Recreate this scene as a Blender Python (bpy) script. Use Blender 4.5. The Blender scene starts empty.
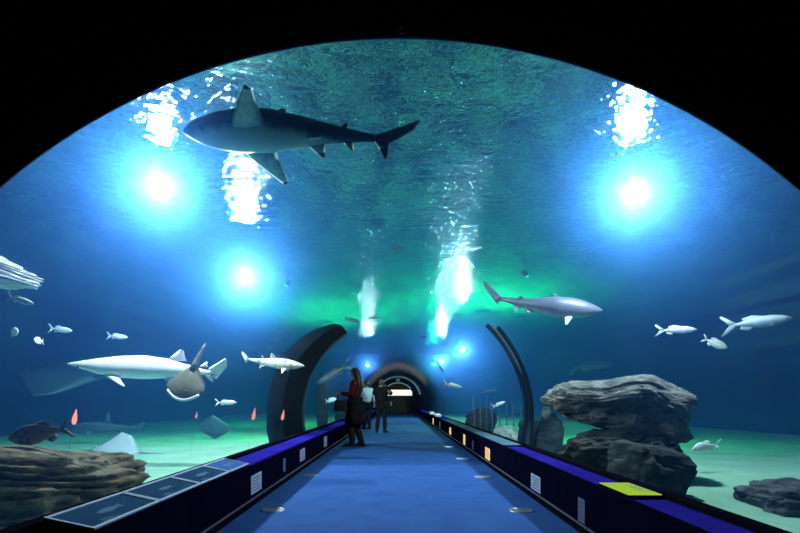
import bpy, bmesh, math, random
from mathutils import Vector, Matrix, noise, Euler
random.seed(7)
SC = bpy.context.scene
COL = SC.collection
PI = math.pi
F = 520.0; VX, VY, EYE = 398.0, 401.0, 1.0
def P(px, py, Y):
    """world point for a measured spot at a known depth"""
    return Vector(((px-VX)*Y/F, Y, EYE-(py-VY)*Y/F))

# ------------------------------------------------------------------ materials
MATS = {}
def new_mat(name):
    m = bpy.data.materials.new(name); m.use_nodes = True
    nt = m.node_tree
    for n in list(nt.nodes): nt.nodes.remove(n)
    out = nt.nodes.new('ShaderNodeOutputMaterial')
    return m, nt, out
def N(nt, t, **kw):
    n = nt.nodes.new(t)
    for k, v in kw.items():
        if hasattr(n, k): setattr(n, k, v)
        else: n.inputs[k.replace('_', ' ')].default_value = v
    return n
def rgba(c): return (c[0], c[1], c[2], 1.0)
def pbr(name, c1, c2=None, scale=8.0, rough=0.6, metal=0.0, bump=0.0, bscale=None, spec=0.5, detail=6, stretch=(1,1,1), coat=0.0):
    if name in MATS: return MATS[name]
    m, nt, out = new_mat(name)
    b = N(nt, 'ShaderNodeBsdfPrincipled'); b.inputs['Roughness'].default_value = rough; b.inputs['Metallic'].default_value = metal
    b.inputs['Specular IOR Level'].default_value = spec; b.inputs['Coat Weight'].default_value = coat
    nt.links.new(b.outputs[0], out.inputs['Surface'])
    tc = N(nt, 'ShaderNodeTexCoord'); mp = N(nt, 'ShaderNodeMapping'); mp.inputs['Scale'].default_value = stretch
    nt.links.new(tc.outputs['Object'], mp.inputs['Vector'])
    nz = N(nt, 'ShaderNodeTexNoise'); nz.inputs['Scale'].default_value = scale; nz.inputs['Detail'].default_value = detail
    nt.links.new(mp.outputs[0], nz.inputs['Vector'])
    r = N(nt, 'ShaderNodeValToRGB')
    r.color_ramp.elements[0].position = 0.3; r.color_ramp.elements[1].position = 0.7
    r.color_ramp.elements[0].color = rgba(c1); r.color_ramp.elements[1].color = rgba(c2 or c1)
    nt.links.new(nz.outputs['Fac'], r.inputs['Fac']); nt.links.new(r.outputs['Color'], b.inputs['Base Color'])
    if bump:
        nb = N(nt, 'ShaderNodeTexNoise'); nb.inputs['Scale'].default_value = bscale or scale*3; nb.inputs['Detail'].default_value = 8
        nt.links.new(mp.outputs[0], nb.inputs['Vector'])
        bp = N(nt, 'ShaderNodeBump'); bp.inputs['Strength'].default_value = bump; bp.inputs['Distance'].default_value = 0.05
        nt.links.new(nb.outputs['Fac'], bp.inputs['Height']); nt.links.new(bp.outputs[0], b.inputs['Normal'])
    MATS[name] = m
    return m
def glow(name, c, strength):
    if name in MATS: return MATS[name]
    m, nt, out = new_mat(name)
    e = N(nt, 'ShaderNodeEmission'); e.inputs['Color'].default_value = rgba(c); e.inputs['Strength'].default_value = strength
    nt.links.new(e.outputs[0], out.inputs['Surface']); MATS[name] = m
    return m
def skin_pattern(name, back, belly, lo=-0.02, hi=0.03, spots=None, rough=0.45):
    """animal colouring: back and belly colours split by the body's own height, plus mottling"""
    if name in MATS: return MATS[name]
    m, nt, out = new_mat(name)
    b = N(nt, 'ShaderNodeBsdfPrincipled'); b.inputs['Roughness'].default_value = rough
    nt.links.new(b.outputs[0], out.inputs['Surface'])
    tc = N(nt, 'ShaderNodeTexCoord'); sx = N(nt, 'ShaderNodeSeparateXYZ'); nt.links.new(tc.outputs['Object'], sx.inputs[0])
    nz = N(nt, 'ShaderNodeTexNoise'); nz.inputs['Scale'].default_value = 14; nt.links.new(tc.outputs['Object'], nz.inputs['Vector'])
    ad = N(nt, 'ShaderNodeMath', operation='MULTIPLY_ADD'); nt.links.new(nz.outputs['Fac'], ad.inputs[0]); ad.inputs[1].default_value = (hi-lo)*0.8
    nt.links.new(sx.outputs['Z'], ad.inputs[2])
    mr = N(nt, 'ShaderNodeMapRange'); mr.inputs['From Min'].default_value = lo+(hi-lo)*.4; mr.inputs['From Max'].default_value = hi+(hi-lo)*.4
    nt.links.new(ad.outputs[0], mr.inputs['Value'])
    mx = N(nt, 'ShaderNodeMix', data_type='RGBA'); mx.inputs['A'].default_value = rgba(belly); mx.inputs['B'].default_value = rgba(back)
    nt.links.new(mr.outputs[0], mx.inputs['Factor'])
    src = mx.outputs['Result']
    if spots:
        vo = N(nt, 'ShaderNodeTexVoronoi'); vo.inputs['Scale'].default_value = spots[1]; nt.links.new(tc.outputs['Object'], vo.inputs['Vector'])
        rp = N(nt, 'ShaderNodeValToRGB'); rp.color_ramp.elements[0].position = .25; rp.color_ramp.elements[1].position = .45
        rp.color_ramp.elements[0].color = (1,1,1,1); rp.color_ramp.elements[1].color = (0,0,0,1)
        nt.links.new(vo.outputs['Distance'], rp.inputs[0])
        m2 = N(nt, 'ShaderNodeMix', data_type='RGBA'); nt.links.new(rp.outputs[0], m2.inputs['Factor']); nt.links.new(src, m2.inputs['A'])
        m2.inputs['B'].default_value = rgba(spots[0]); src = m2.outputs['Result']
    nt.links.new(src, b.inputs['Base Color']); MATS[name] = m
    return m

# ------------------------------------------------------------------ mesh helpers
def obj(name, bm, mat, parent=None, smooth=False, recalc=True):
    if recalc: bmesh.ops.recalc_face_normals(bm, faces=bm.faces)
    me = bpy.data.meshes.new(name); bm.to_mesh(me); bm.free()
    if smooth:
        for p in me.polygons: p.use_smooth = True
    o = bpy.data.objects.new(name, me); COL.objects.link(o)
    for mm in (mat if isinstance(mat, (list, tuple)) else [mat]): me.materials.append(mm)
    if parent: o.parent = parent
    return o
def tag(o, label=None, cat=None, group=None, kind=None):
    if label: o['label'] = label
    if cat: o['category'] = cat
    if group: o['group'] = group
    if kind: o['kind'] = kind
    return o
def empty(name, label, cat, loc=(0,0,0), rot=None, group=None):
    o = bpy.data.objects.new(name, None); COL.objects.link(o); o.location = loc; o.empty_display_size = .1
    if rot is not None:
        if isinstance(rot, Matrix): o.rotation_euler = rot.to_euler()
        else: o.rotation_euler = rot
    return tag(o, label, cat, group)
def dup(root, label=None, group=None):
    c = root.copy(); COL.objects.link(c)
    if label: c['label'] = label
    if group: c['group'] = group
    for ch in [x for x in bpy.data.objects if x.parent == root]:
        d = ch.copy(); COL.objects.link(d); d.parent = c
        for g in [x for x in bpy.data.objects if x.parent == ch]:
            e = g.copy(); COL.objects.link(e); e.parent = d
    return c
def box(bm, x0, x1, y0, y1, z0, z1, bev=0.0):
    r = bmesh.ops.create_cube(bm, size=1.0)
    for v in r['verts']:
        v.co = Vector(((x0+x1)/2+v.co.x*(x1-x0), (y0+y1)/2+v.co.y*(y1-y0), (z0+z1)/2+v.co.z*(z1-z0)))
    if bev:
        es = list({e for v in r['verts'] for e in v.link_edges})
        bmesh.ops.bevel(bm, geom=es, offset=bev, segments=2, affect='EDGES', profile=.5)
def cyl(bm, c, r0, r1, z0, z1, seg=24, axis='Z'):
    a = [];
    for z, r in ((z0, r0), (z1, r1)):
        ring = []
        for i in range(seg):
            t = 2*PI*i/seg; p = (r*math.cos(t), r*math.sin(t), z)
            if axis == 'Y': p = (p[0], p[2], p[1])
            if axis == 'X': p = (p[2], p[0], p[1])
            ring.append(bm.verts.new(Vector(c)+Vector(p)))
        a.append(ring)
    for i in range(seg):
        j = (i+1) % seg; bm.faces.new((a[0][i], a[0][j], a[1][j], a[1][i]))
    bm.faces.new(a[0][::-1]); bm.faces.new(a[1])
def loft(bm, rings, cap=True, closed=True):
    vs = [[bm.verts.new(p) for p in r] for r in rings]
    n = len(rings[0])
    for a, b in zip(vs, vs[1:]):
        for i in range(n if closed else n-1):
            j = (i+1) % n
            bm.faces.new((a[i], a[j], b[j], b[i]))
    if cap:
        bm.faces.new(vs[0][::-1]); bm.faces.new(vs[-1])
    return vs
def extrude_profile(bm, pts, y0, y1):
    """closed X-Z outline extruded along Y"""
    loft(bm, [[Vector((x, y0, z)) for x, z in pts], [Vector((x, y1, z)) for x, z in pts]])
def tube(bm, pts, rad, seg=8):
    rings = []
    for i, p in enumerate(pts):
        p = Vector(p)
        d = (Vector(pts[min(i+1, len(pts)-1)])-Vector(pts[max(i-1, 0)])).normalized()
        u = d.orthogonal().normalized() if abs(d.z) > .95 else d.cross(Vector((0,0,1))).normalized()
        w = d.cross(u)
        r = rad[i] if isinstance(rad, (list, tuple)) else rad
        rings.append([p+u*(r*math.cos(2*PI*k/seg))+w*(r*math.sin(2*PI*k/seg)) for k in range(seg)])
    loft(bm, rings)
def ball(bm, c, r, sub=2, scale=(1,1,1)):
    q = bmesh.ops.create_icosphere(bm, subdivisions=sub, radius=1.0)
    for v in q['verts']: v.co = Vector(c)+Vector((v.co.x*r*scale[0], v.co.y*r*scale[1], v.co.z*r*scale[2]))
    return q['verts']
def arc(cx, cz, r, a0, a1, n):
    return [(cx+r*math.cos(math.radians(a0+(a1-a0)*i/n)), cz+r*math.sin(math.radians(a0+(a1-a0)*i/n))) for i in range(n+1)]
def band(bm, cx, cz, r0, r1, a0, a1, y0, y1, n=48):
    """arched band between two radii, extruded along Y"""
    inn, out = arc(cx, cz, r0, a0, a1, n), arc(cx, cz, r1, a0, a1, n)
    rings = []
    for (ix, iz), (ox, oz) in zip(inn, out):
        rings.append([Vector((ix, y0, iz)), Vector((ox, y0, oz)), Vector((ox, y1, oz)), Vector((ix, y1, iz))])
    loft(bm, rings)

# ------------------------------------------------------------------ plan of the place (metres)
Y0, YE = 1.5, 38.5          # inner face of the entrance wall, far end of the tunnel
TR, TZ = 1.75, 1.0          # tunnel radius and the height of its centre
FW = 1.33                   # half width of the walkway
CT = 0.43                   # counter height
TW = 11.0                   # half width of the tank
WS = 4.2                    # water level
SAND = 0.05

# ---- setting
m_black = pbr('black_paint', (.004,.004,.005), (.006,.006,.007), rough=.9, spec=.1)
m_carpet = pbr('blue_carpet', (.016,.066,.24), (.024,.09,.29), scale=3.5, rough=.95, bump=.3, bscale=160, spec=.1)
m_tankwall = pbr('tank_wall', (.006,.02,.05), (.01,.03,.07), scale=1.2, rough=.9, bump=.2, spec=.1)
m_sand = pbr('pale_sand', (.19,.40,.25), (.28,.50,.33), scale=1.4, rough=.95, bump=.5, bscale=7, spec=.1)  # green of the tank light put into the sand colour

bm = bmesh.new(); box(bm, -1.75, 1.75, -4, YE+6, -.12, 0)
tag(obj('floor', bm, m_carpet), 'blue carpeted walkway running down the middle of the tunnel', 'floor', kind='structure')
# sea bed of the tank, both sides, gently rolling
def seabed(x0, x1):
    bm = bmesh.new(); nx, ny = 40, 110
    g = [[bm.verts.new((x0+(x1-x0)*i/nx, Y0+.01+(YE-Y0)*j/ny,
          SAND+.05*(noise.noise(Vector(((x0+(x1-x0)*i/nx)*.5, (Y0+(YE-Y0)*j/ny)*.5, 3)))))) for i in range(nx+1)] for j in range(ny+1)]
    for j in range(ny):
        for i in range(nx): bm.faces.new((g[j][i], g[j][i+1], g[j+1][i+1], g[j+1][i]))
    r = bmesh.ops.extrude_face_region(bm, geom=bm.faces[:])
    for v in [e for e in r['geom'] if isinstance(e, bmesh.types.BMVert)]: v.co.z = -.3
    return bm
tag(obj('sand_bed', seabed(-TW, -1.66), m_sand, smooth=True), 'pale sandy bottom of the tank left of the walkway', 'sand', kind='structure')
tag(obj('sand_bed', seabed(1.66, TW), m_sand, smooth=True), 'pale sandy bottom of the tank right of the walkway', 'sand', kind='structure')
def struct(name, bm, m, label, cat): return tag(obj(name, bm, m), label, cat, kind='structure')
bm = bmesh.new(); box(bm, -TW-.3, -TW, Y0, YE+.3, -.3, 6.6); struct('wall_left', bm, m_tankwall, 'dark blue tank wall far off on the left', 'wall')
bm = bmesh.new(); box(bm, TW, TW+.3, Y0, YE+.3, -.3, 6.6); struct('wall_right', bm, m_tankwall, 'dark blue tank wall far off on the right', 'wall')
m_roof = pbr('hall_roof', (.002,.005,.004), (.085,.21,.155), scale=2.6, rough=.9, detail=3)  # mottle and green tone put into the roof colour as ripple light
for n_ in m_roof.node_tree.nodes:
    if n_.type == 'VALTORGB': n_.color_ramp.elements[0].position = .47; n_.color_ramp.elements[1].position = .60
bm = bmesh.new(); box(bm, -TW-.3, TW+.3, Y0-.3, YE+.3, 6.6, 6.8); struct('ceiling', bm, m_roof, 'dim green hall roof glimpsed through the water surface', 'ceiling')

# a wall with an arched opening: outline as strips above the arch and two jambs
def arch_wall(xw, z0, z1, cz, r, ya, yb, zb=None, flare=1.0):
    bm = bmesh.new(); n = 64
    zb = z0 if zb is None else zb
    a = arc(0, cz, r, 0, 180, n)
    edge = [(r, zb)] + a + [(-r, zb)]
    def outer(p, i):
        x, z = p
        if i == 0: return (xw, zb)
        if i == len(edge)-1: return (-xw, zb)
        t = math.atan2(z-cz, x); c, s = math.cos(t), math.sin(t)
        k = min(xw/abs(c) if abs(c) > 1e-6 else 1e9, (z1-cz)/s if s > 1e-6 else 1e9)
        return (k*c, cz+k*s)
    corners = [math.atan2(z1-cz, xw), PI-math.atan2(z1-cz, xw)]
    ang = sorted([PI*i/n for i in range(n+1)]+corners)
    edge = [(r, zb)]+[(r*math.cos(t), cz+r*math.sin(t)) for t in ang]+[(-r, zb)]
    rings = []
    for i, p in enumerate(edge):
        o = outer(p, i)
        rings.append([Vector((p[0]*flare, ya, cz+(p[1]-cz)*flare)), Vector((o[0], ya, o[1])), Vector((o[0], yb, o[1])), Vector((p[0], yb, p[1]))])
    loft(bm, rings)
    return bm
PR, PZ = 1.752, 1-.703
w = struct('wall_front', arch_wall(TW, -.3, 6.6, PZ, PR, Y0-.04, Y0, flare=1.04), m_black, 'black entrance wall with a wide arched opening', 'wall')
m_highlight = pbr('rim_highlight', (.30,.36,.38), (.38,.44,.46), rough=.35)
bm = bmesh.new(); band(bm, 0, PZ, PR-.004, PR+.02, 0, 180, Y0-.001, Y0+.003, 96)
struct('arch_highlight', bm, m_highlight, 'thin pale strip as the edge highlight around the entrance arch', 'trim')  # pale strip stands in for the highlight on the acrylic edge
# dark foyer around the viewpoint
bm = bmesh.new(); box(bm, -4.2, 4.2, -4.2, -4, -.12, 3.4); struct('wall_back', bm, m_black, 'black rear wall of the entrance foyer', 'wall')
for s, nm in ((-1, 'wall_foyer_left'), (1, 'wall_foyer_right')):
    bm = bmesh.new(); box(bm, *( (-4.2,-4) if s < 0 else (4,4.2)), -4, Y0-.04, -.12, 3.4)
    struct(nm, bm, m_black, 'black %s wall of the entrance foyer' % ('left' if s < 0 else 'right'), 'wall')
bm = bmesh.new(); box(bm, -4.2, 4.2, -4.2, Y0-.04, 3.4, 3.6); struct('ceiling_foyer', bm, m_black, 'black ceiling of the entrance foyer', 'ceiling')

# acrylic tunnel: one thick clear shell
m_acr, nt, out = new_mat('clear_acrylic')
tr = N(nt, 'ShaderNodeBsdfTransparent'); tr.inputs[0].default_value = (.97,.99,1,1)
gl = N(nt, 'ShaderNodeBsdfGlossy'); gl.inputs['Roughness'].default_value = .05
lw = N(nt, 'ShaderNodeLayerWeight'); lw.inputs['Blend'].default_value = .5
pw = N(nt, 'ShaderNodeMath', operation='POWER'); nt.links.new(lw.outputs['Facing'], pw.inputs[0]); pw.inputs[1].default_value = 3.5
fr = N(nt, 'ShaderNodeMath', operation='MULTIPLY_ADD'); nt.links.new(pw.outputs[0], fr.inputs[0]); fr.inputs[1].default_value = .045; fr.inputs[2].default_value = .012
mx = N(nt, 'ShaderNodeMixShader'); nt.links.new(fr.outputs[0], mx.inputs[0]); nt.links.new(tr.outputs[0], mx.inputs[1]); nt.links.new(gl.outputs[0], mx.inputs[2])
nt.links.new(mx.outputs[0], out.inputs['Surface'])
A0 = math.degrees(math.asin((CT-TZ)/TR))
bm = bmesh.new(); band(bm, 0, TZ, TR, TR+.06, A0, 180-A0, Y0, YE, 72)
tag(obj('window_1', bm, m_acr, smooth=False), 'clear curved acrylic tunnel vault between walkway and water', 'window', kind='structure')
# water body around the tunnel
m_wat, nt, out = new_mat('tank_water')
vs = N(nt, 'ShaderNodeVolumeScatter'); vs.inputs['Color'].default_value = (.10,.36,1,1); vs.inputs['Density'].default_value = .042; vs.inputs['Anisotropy'].default_value = .85
va = N(nt, 'ShaderNodeVolumeAbsorption'); va.inputs['Color'].default_value = (.14,.51,.85,1); va.inputs['Density'].default_value = .085
ad = N(nt, 'ShaderNodeAddShader'); nt.links.new(vs.outputs[0], ad.inputs[0]); nt.links.new(va.outputs[0], ad.inputs[1]); nt.links.new(ad.outputs[0], out.inputs['Volume'])
R2 = TR+.062
bm = arch_wall(TW-.001, -.05, WS+.03, TZ, R2, Y0+.002, YE-.002)
tag(obj('water', bm, m_wat), 'hazy blue tank water surrounding the tunnel', 'water', kind='structure')
# water surface
m_srf, nt, out = new_mat('water_surface')
tc = N(nt, 'ShaderNodeTexCoord')
n1 = N(nt, 'ShaderNodeTexNoise'); n1.inputs['Scale'].default_value = 9; n1.inputs['Detail'].default_value = 2; n1.inputs['Distortion'].default_value = 1.0
n2 = N(nt, 'ShaderNodeTexNoise'); n2.inputs['Scale'].default_value = 1.3; n2.inputs['Detail'].default_value = 2
wv = N(nt, 'ShaderNodeTexWave'); wv.wave_type = 'RINGS'; wv.rings_direction = 'Z'; wv.inputs['Scale'].default_value = 1.3; wv.inputs['Distortion'].default_value = 5; wv.inputs['Detail'].default_value = 2; wv.inputs['Detail Scale'].default_value = 1.2
for q in (n1, n2, wv): nt.links.new(tc.outputs['Object'], q.inputs['Vector'])
s1 = N(nt, 'ShaderNodeMath', operation='MULTIPLY_ADD'); nt.links.new(n2.outputs['Fac'], s1.inputs[0]); s1.inputs[1].default_value = 1.6; nt.links.new(n1.outputs['Fac'], s1.inputs[2])
s2 = N(nt, 'ShaderNodeMath', operation='MULTIPLY_ADD'); nt.links.new(wv.outputs['Fac'], s2.inputs[0]); s2.inputs[1].default_value = .16; nt.links.new(s1.outputs[0], s2.inputs[2])
bp = N(nt, 'ShaderNodeBump'); bp.inputs['Strength'].default_value = 1.0; bp.inputs['Distance'].default_value = .021; nt.links.new(s2.outputs[0], bp.inputs['Height'])
gl = N(nt, 'ShaderNodeBsdfGlossy'); gl.inputs['Roughness'].default_value = .03; gl.inputs['Color'].default_value = (.9,.95,.95,1)
rf = N(nt, 'ShaderNodeBsdfRefraction'); rf.inputs['Color'].default_value = (.9,1,1,1); rf.inputs['Roughness'].default_value = .06; rf.inputs['IOR'].default_value = 1.33; nt.links.new(bp.outputs[0], rf.inputs['Normal'])
lw = N(nt, 'ShaderNodeLayerWeight'); lw.inputs['Blend'].default_value = .5; nt.links.new(bp.outputs[0], lw.inputs['Normal'])
mr = N(nt, 'ShaderNodeMapRange'); mr.inputs['From Min'].default_value = .40; mr.inputs['From Max'].default_value = .98; mr.inputs['To Min'].default_value = .06; mr.inputs['To Max'].default_value = .62
nt.links.new(lw.outputs['Facing'], mr.inputs['Value'])
mx = N(nt, 'ShaderNodeMixShader'); nt.links.new(mr.outputs[0], mx.inputs[0]); nt.links.new(rf.outputs[0], mx.inputs[1]); nt.links.new(gl.outputs[0], mx.inputs[2])
nt.links.new(bp.outputs[0], gl.inputs['Normal']); nt.links.new(mx.outputs[0], out.inputs['Surface'])
bm = bmesh.new()
g = [[bm.verts.new((-TW+.01+2*(TW-.01)*i/44, Y0+.01+(YE-Y0-.02)*j/74, WS+.02*noise.noise(Vector((i*.7, j*.7, 1))))) for i in range(45)] for j in range(75)]
for j in range(74):
    for i in range(44): bm.faces.new((g[j][i], g[j+1][i], g[j+1][i+1], g[j][i+1]))
tag(obj('water_surface', bm, m_srf, smooth=True, recalc=False), 'rippled underside of the water surface above the tunnel', 'water surface', kind='structure')

# ---- far end of the tunnel
m_navy = pbr('navy_paint', (.005,.006,.035), (.008,.009,.05), rough=.7, spec=.08)
m_white = pbr('white_paint', (.75,.76,.78), (.82,.82,.84), rough=.5)
ER, EZ = 1.18, 1.12
struct('wall_end', arch_wall(TW, -.3, 6.6, EZ, ER, YE, YE+.3), m_tankwall, 'dark end wall of the tank around the far portal', 'wall')
# far portal collar
t = empty('portal_collar', 'dark navy arched collar framing the far end of the tunnel', 'portal', (0, YE, 0))
bm = bmesh.new(); band(bm, 0, EZ, ER, 1.66, -28, 208, -.35, -.01, 64); c = obj('collar_band', bm, m_navy, t)
bm = bmesh.new(); band(bm, 0, EZ, 1.60, 1.72, 12, 168, -.40, -.352, 64); obj('rim_reflection', bm, m_highlight, t)  # pale ring stands in for light reflected around the portal
bm = bmesh.new(); band(bm, 0, EZ, ER-.0, ER+.07, 40, 150, -.40, -.352, 40); obj('inner_rim', bm, m_white, t)
bm = bmesh.new()
for i, (x, wd) in enumerate(((-.15, .30), (-.12, .24))): box(bm, x, x+wd, -.365, -.351, EZ+1.34+.12*i, EZ+1.39+.12*i)
obj('sign_lettering', bm, m_white, t)
# room beyond
bm = bmesh.new(); box(bm, -3, 3, YE+5.8, YE+6, 0, 3); struct('wall_beyond', bm, pbr('dark_olive', (.02,.025,.02), (.04,.04,.03)), 'dark wall of the room past the far portal', 'wall')
bm = bmesh.new(); box(bm, -3, 3, YE+.3, YE+6, 3, 3.2); struct('ceiling_beyond', bm, m_white, 'ceiling of the room past the far portal', 'ceiling')
bm = bmesh.new(); box(bm, -1.0, 1.15, YE+4.05, YE+4.15, 1.44, 1.92)
tag(obj('light_panel', bm, glow('panel_white', (1,.97,.92), 1.0)), 'glowing white light panel beyond the far portal', 'light panel')
t = empty('display_case', 'dark display case standing past the far portal under the white light', 'display case', (0, YE+4.2, 0))
bm = bmesh.new(); box(bm, -1.2, 1.25, -.25, .25, 0, 1.38, .02); obj('case_body', bm, pbr('case_dark', (.015,.02,.018), (.03,.035,.03)), t)
bm = bmesh.new(); box(bm, -1.22, 1.27, -.27, .27, 1.38, 1.44, .01); obj('case_top', bm, pbr('case_brown', (.06,.04,.03), (.08,.05,.04)), t)
bm = bmesh.new(); box(bm, -.62, -.5, -.27, -.24, .62, .95); obj('lit_tag', bm, m_white, t)

# ------------------------------------------------------------------ counters
m_face = pbr('counter_face', (.002,.0025,.010), (.003,.004,.014), rough=.9, spec=0)
m_top = pbr('counter_indigo', (.016,.008,.17), (.022,.018,.24), scale=1.3, rough=.6, spec=0)  # blue lighting on the counter tops put into the base colour
m_strip = pbr('steel_strip', (.05,.055,.08), (.08,.085,.11), rough=.5)
m_edge = pbr('gasket_black', (.004,.004,.008), (.006,.006,.012), rough=.9, spec=0)
m_teal = pbr('slate_teal', (.05,.11,.15), (.08,.15,.18), scale=2, rough=.6, spec=0)
cl = empty('display_counter', 'long dark counter along the left side with lit panels on its near end', 'counter', (0, 0, 0))
bm = bmesh.new(); box(bm, -1.72, -FW, Y0+.01, YE-.45, .11, CT-.02, .008); obj('body', bm, m_face, cl)
bm = bmesh.new(); box(bm, -1.72, -FW-.05, Y0+.01, YE-.45, .0, .11); obj('plinth', bm, m_edge, cl)
bm = bmesh.new(); box(bm, -FW-.012, -FW+.012, Y0+.01, YE-.45, .098, .112, .003); obj('kick_strip', bm, m_strip, cl)
bm = bmesh.new(); box(bm, -1.60, -FW-.002, 4.66, YE-.45, CT-.02, CT, .004); obj('worktop', bm, m_top, cl)
bm = bmesh.new(); box(bm, -1.68, -1.60, Y0+.01, YE-.45, CT-.02, CT+.03, .006); obj('glass_gasket', bm, m_edge, cl)
cr = empty('display_counter', 'long dark counter along the right side with a recessed trough and green sign', 'counter', (0, 0, 0))
bm = bmesh.new(); box(bm, FW+.035, 1.72, Y0+.01, YE-.45, .11, CT-.09); box(bm, FW, FW+.035, Y0+.01, YE-.45, .11, CT, .006); obj('body', bm, m_face, cr)
bm = bmesh.new(); box(bm, FW+.05, 1.72, Y0+.01, YE-.45, 0, .11); obj('plinth', bm, m_edge, cr)
bm = bmesh.new(); box(bm, FW-.012, FW+.012, Y0+.01, YE-.45, .098, .112, .003); obj('kick_strip', bm, m_strip, cr)
bm = bmesh.new(); box(bm, FW+.036, 1.60, Y0+.01, 6.7, CT-.088, CT-.018); obj('trough_floor', bm, m_top, cr)
bm = bmesh.new(); box(bm, FW+.036, 1.60, 6.7, 16, CT-.088, CT+.004, .004); obj('raised_worktop', bm, m_teal, cr)
bm = bmesh.new(); box(bm, FW+.036, 1.60, 16.02, YE-.45, CT-.088, CT+.002, .004); obj('worktop', bm, m_top, cr)
bm = bmesh.new(); box(bm, 1.60, 1.68, Y0+.01, YE-.45, CT-.088, CT+.012, .006); obj('glass_gasket', bm, m_edge, cr)

# tilted information panels on the left counter
m_panel = pbr('panel_slate', (.018,.055,.11), (.028,.072,.14), scale=3, rough=.6, spec=0)
m_panelb = pbr('panel_blue', (.04,.10,.25), (.06,.13,.32), scale=3, rough=.6, spec=0)
m_frame = pbr('panel_frame', (.13,.20,.32), (.17,.25,.38), rough=.6, spec=.1)
def fish_outline(k=1.0):
    pts = [(-.5,0),(-.38,.06),(-.15,.12),(.1,.11),(.3,.05),(.42,.09),(.5,.12),(.46,0),(.5,-.12),(.42,-.08),(.3,-.04),(.1,-.10),(-.15,-.11),(-.38,-.06)]
    return [(x*k, y*k) for x, y in pts]
ptext = ['tilted information panel nearest the camera on the left counter with a pale fish drawing',
         'tilted information panel on the left counter second from its near end',
         'tilted information panel on the left counter third from its near end',
         'brightest blue information panel on the left counter just before the indigo worktop']
for i, (ya, yb) in enumerate(((2.28,2.915),(2.925,3.52),(3.53,4.115),(4.125,4.65))):
    t = empty('information_panel', ptext[i], 'information panel', (-FW, ya, CT), group='tilted panels on the left counter')
    L = yb-ya; wd = .225; sl = math.atan2(.047, .22)
    def tl(bm):
        for v in bm.verts:
            x, z = v.co.x, v.co.z
            if z > -.005: v.co.z = z + (-x)*math.tan(sl)
    bm = bmesh.new(); box(bm, -wd, -.002, 0, L, -.018, .004); tl(bm)
    obj('panel_body', bm, m_face if i == 0 else m_edge, t)
    bm = bmesh.new(); f = .016
    for b in ((-wd, 0, 0, f), (-wd, 0, L-f, L), (-wd, -wd+f, f, L-f), (-f, 0, f, L-f)): box(bm, b[0], b[1], b[2], b[3], .004, .012)
    tl(bm); obj('panel_frame', bm, m_frame, t)
    bm = bmesh.new(); box(bm, -wd+f, -f, f, L-f, .004, .007); tl(bm); face = obj('panel_face', bm, m_panelb if i == 3 else m_panel, t)
    bm = bmesh.new()
    pts = fish_outline(.22 if i != 1 else .17)
    vsx = [[bm.verts.new((-wd/2+y*.9, L*.5+x, zz)) for x, y in pts] for zz in (.0072, .0082)]
    bm.faces.new(vsx[1]); bm.faces.new(vsx[0][::-1])
    for a in range(len(pts)): bm.faces.new((vsx[0][a], vsx[0][(a+1) % len(pts)], vsx[1][(a+1) % len(pts)], vsx[1][a]))
    for k in range(4): box(bm, -.055+.008*k, -.051+.008*k, L*.2, L*(.32+.05*(k % 3)), .0072, .0082)
    tl(bm); obj('fish_drawing', bm, pbr('drawing_pale', (.08,.15,.24), (.10,.18,.28), spec=0), face)
# green lit sign on the right counter
t = empty('lit_sign', 'yellow-green lit sign lying in the trough of the right counter', 'sign', (FW+.05, 3.12, CT-.018))
bm = bmesh.new(); box(bm, 0, .21, 0, .46, 0, .022, .003); obj('sign_base', bm, m_edge, t)
bm = bmesh.new(); box(bm, .004, .206, .004, .456, .022, .027); f = obj('sign_face', bm, glow('sign_green', (.38,.62,.05), .85), t)
bm = bmesh.new()
for k, (a, b) in enumerate(((.10,.36),(.08,.30),(.12,.40),(.09,.33))): box(bm, .135+.016*k, .140+.016*k, a, b, .027, .0285)
obj('sign_lettering', bm, pbr('ink_green', (.05,.12,.02), (.06,.14,.02)), f)

# small plaques on the counter fronts
m_plq = pbr('plaque_grey', (.30,.34,.44), (.40,.44,.52), rough=.4)
m_dim = pbr('plaque_dim', (.07,.08,.14), (.10,.11,.18), rough=.4)
def plaque(side, Y, z, w_, h_, mat, label, group):
    t = empty('wall_plaque', label, 'plaque', (side*(FW-.001), Y, z), group=group)
    bm = bmesh.new(); d = -side
    x0, x1 = sorted((0, d*.008)); box(bm, x0, x1, -w_/2, w_/2, -h_/2, h_/2, .002); p = obj('plate', bm, mat, t)
    bm = bmesh.new(); x0, x1 = sorted((d*.008, d*.0095))
    for k in range(5): box(bm, x0, x1, -w_*.38, w_*(.36-.09*(k % 3)), h_*(.34-.17*k)-.004, h_*(.34-.17*k)+.004)
    obj('lettering', bm, pbr('plaque_ink', (.03,.035,.06), (.04,.045,.07)), p)
    return t
m_warm = glow('plaque_warm', (1,.62,.30), 1.1)
LG, RG = 'plaques on the left counter front', 'plaques on the right counter front'
for Y, z, w_, h_, m, lb in ((4.86,.235,.36,.17,m_plq,'widest pale text plaque on the front of the left counter, nearest of its row'),
        (6.05,.255,.12,.15,m_dim,'small dim plaque second from the near end of the left counter front'),
        (7.2,.255,.36,.16,m_plq,'pale text plaque third from the near end of the left counter front'),
        (9.5,.26,.34,.18,m_plq,'pale plaque on the left counter front, last before the standing woman'),):
    plaque(-1, Y, z, w_, h_, m, lb, LG)
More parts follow.
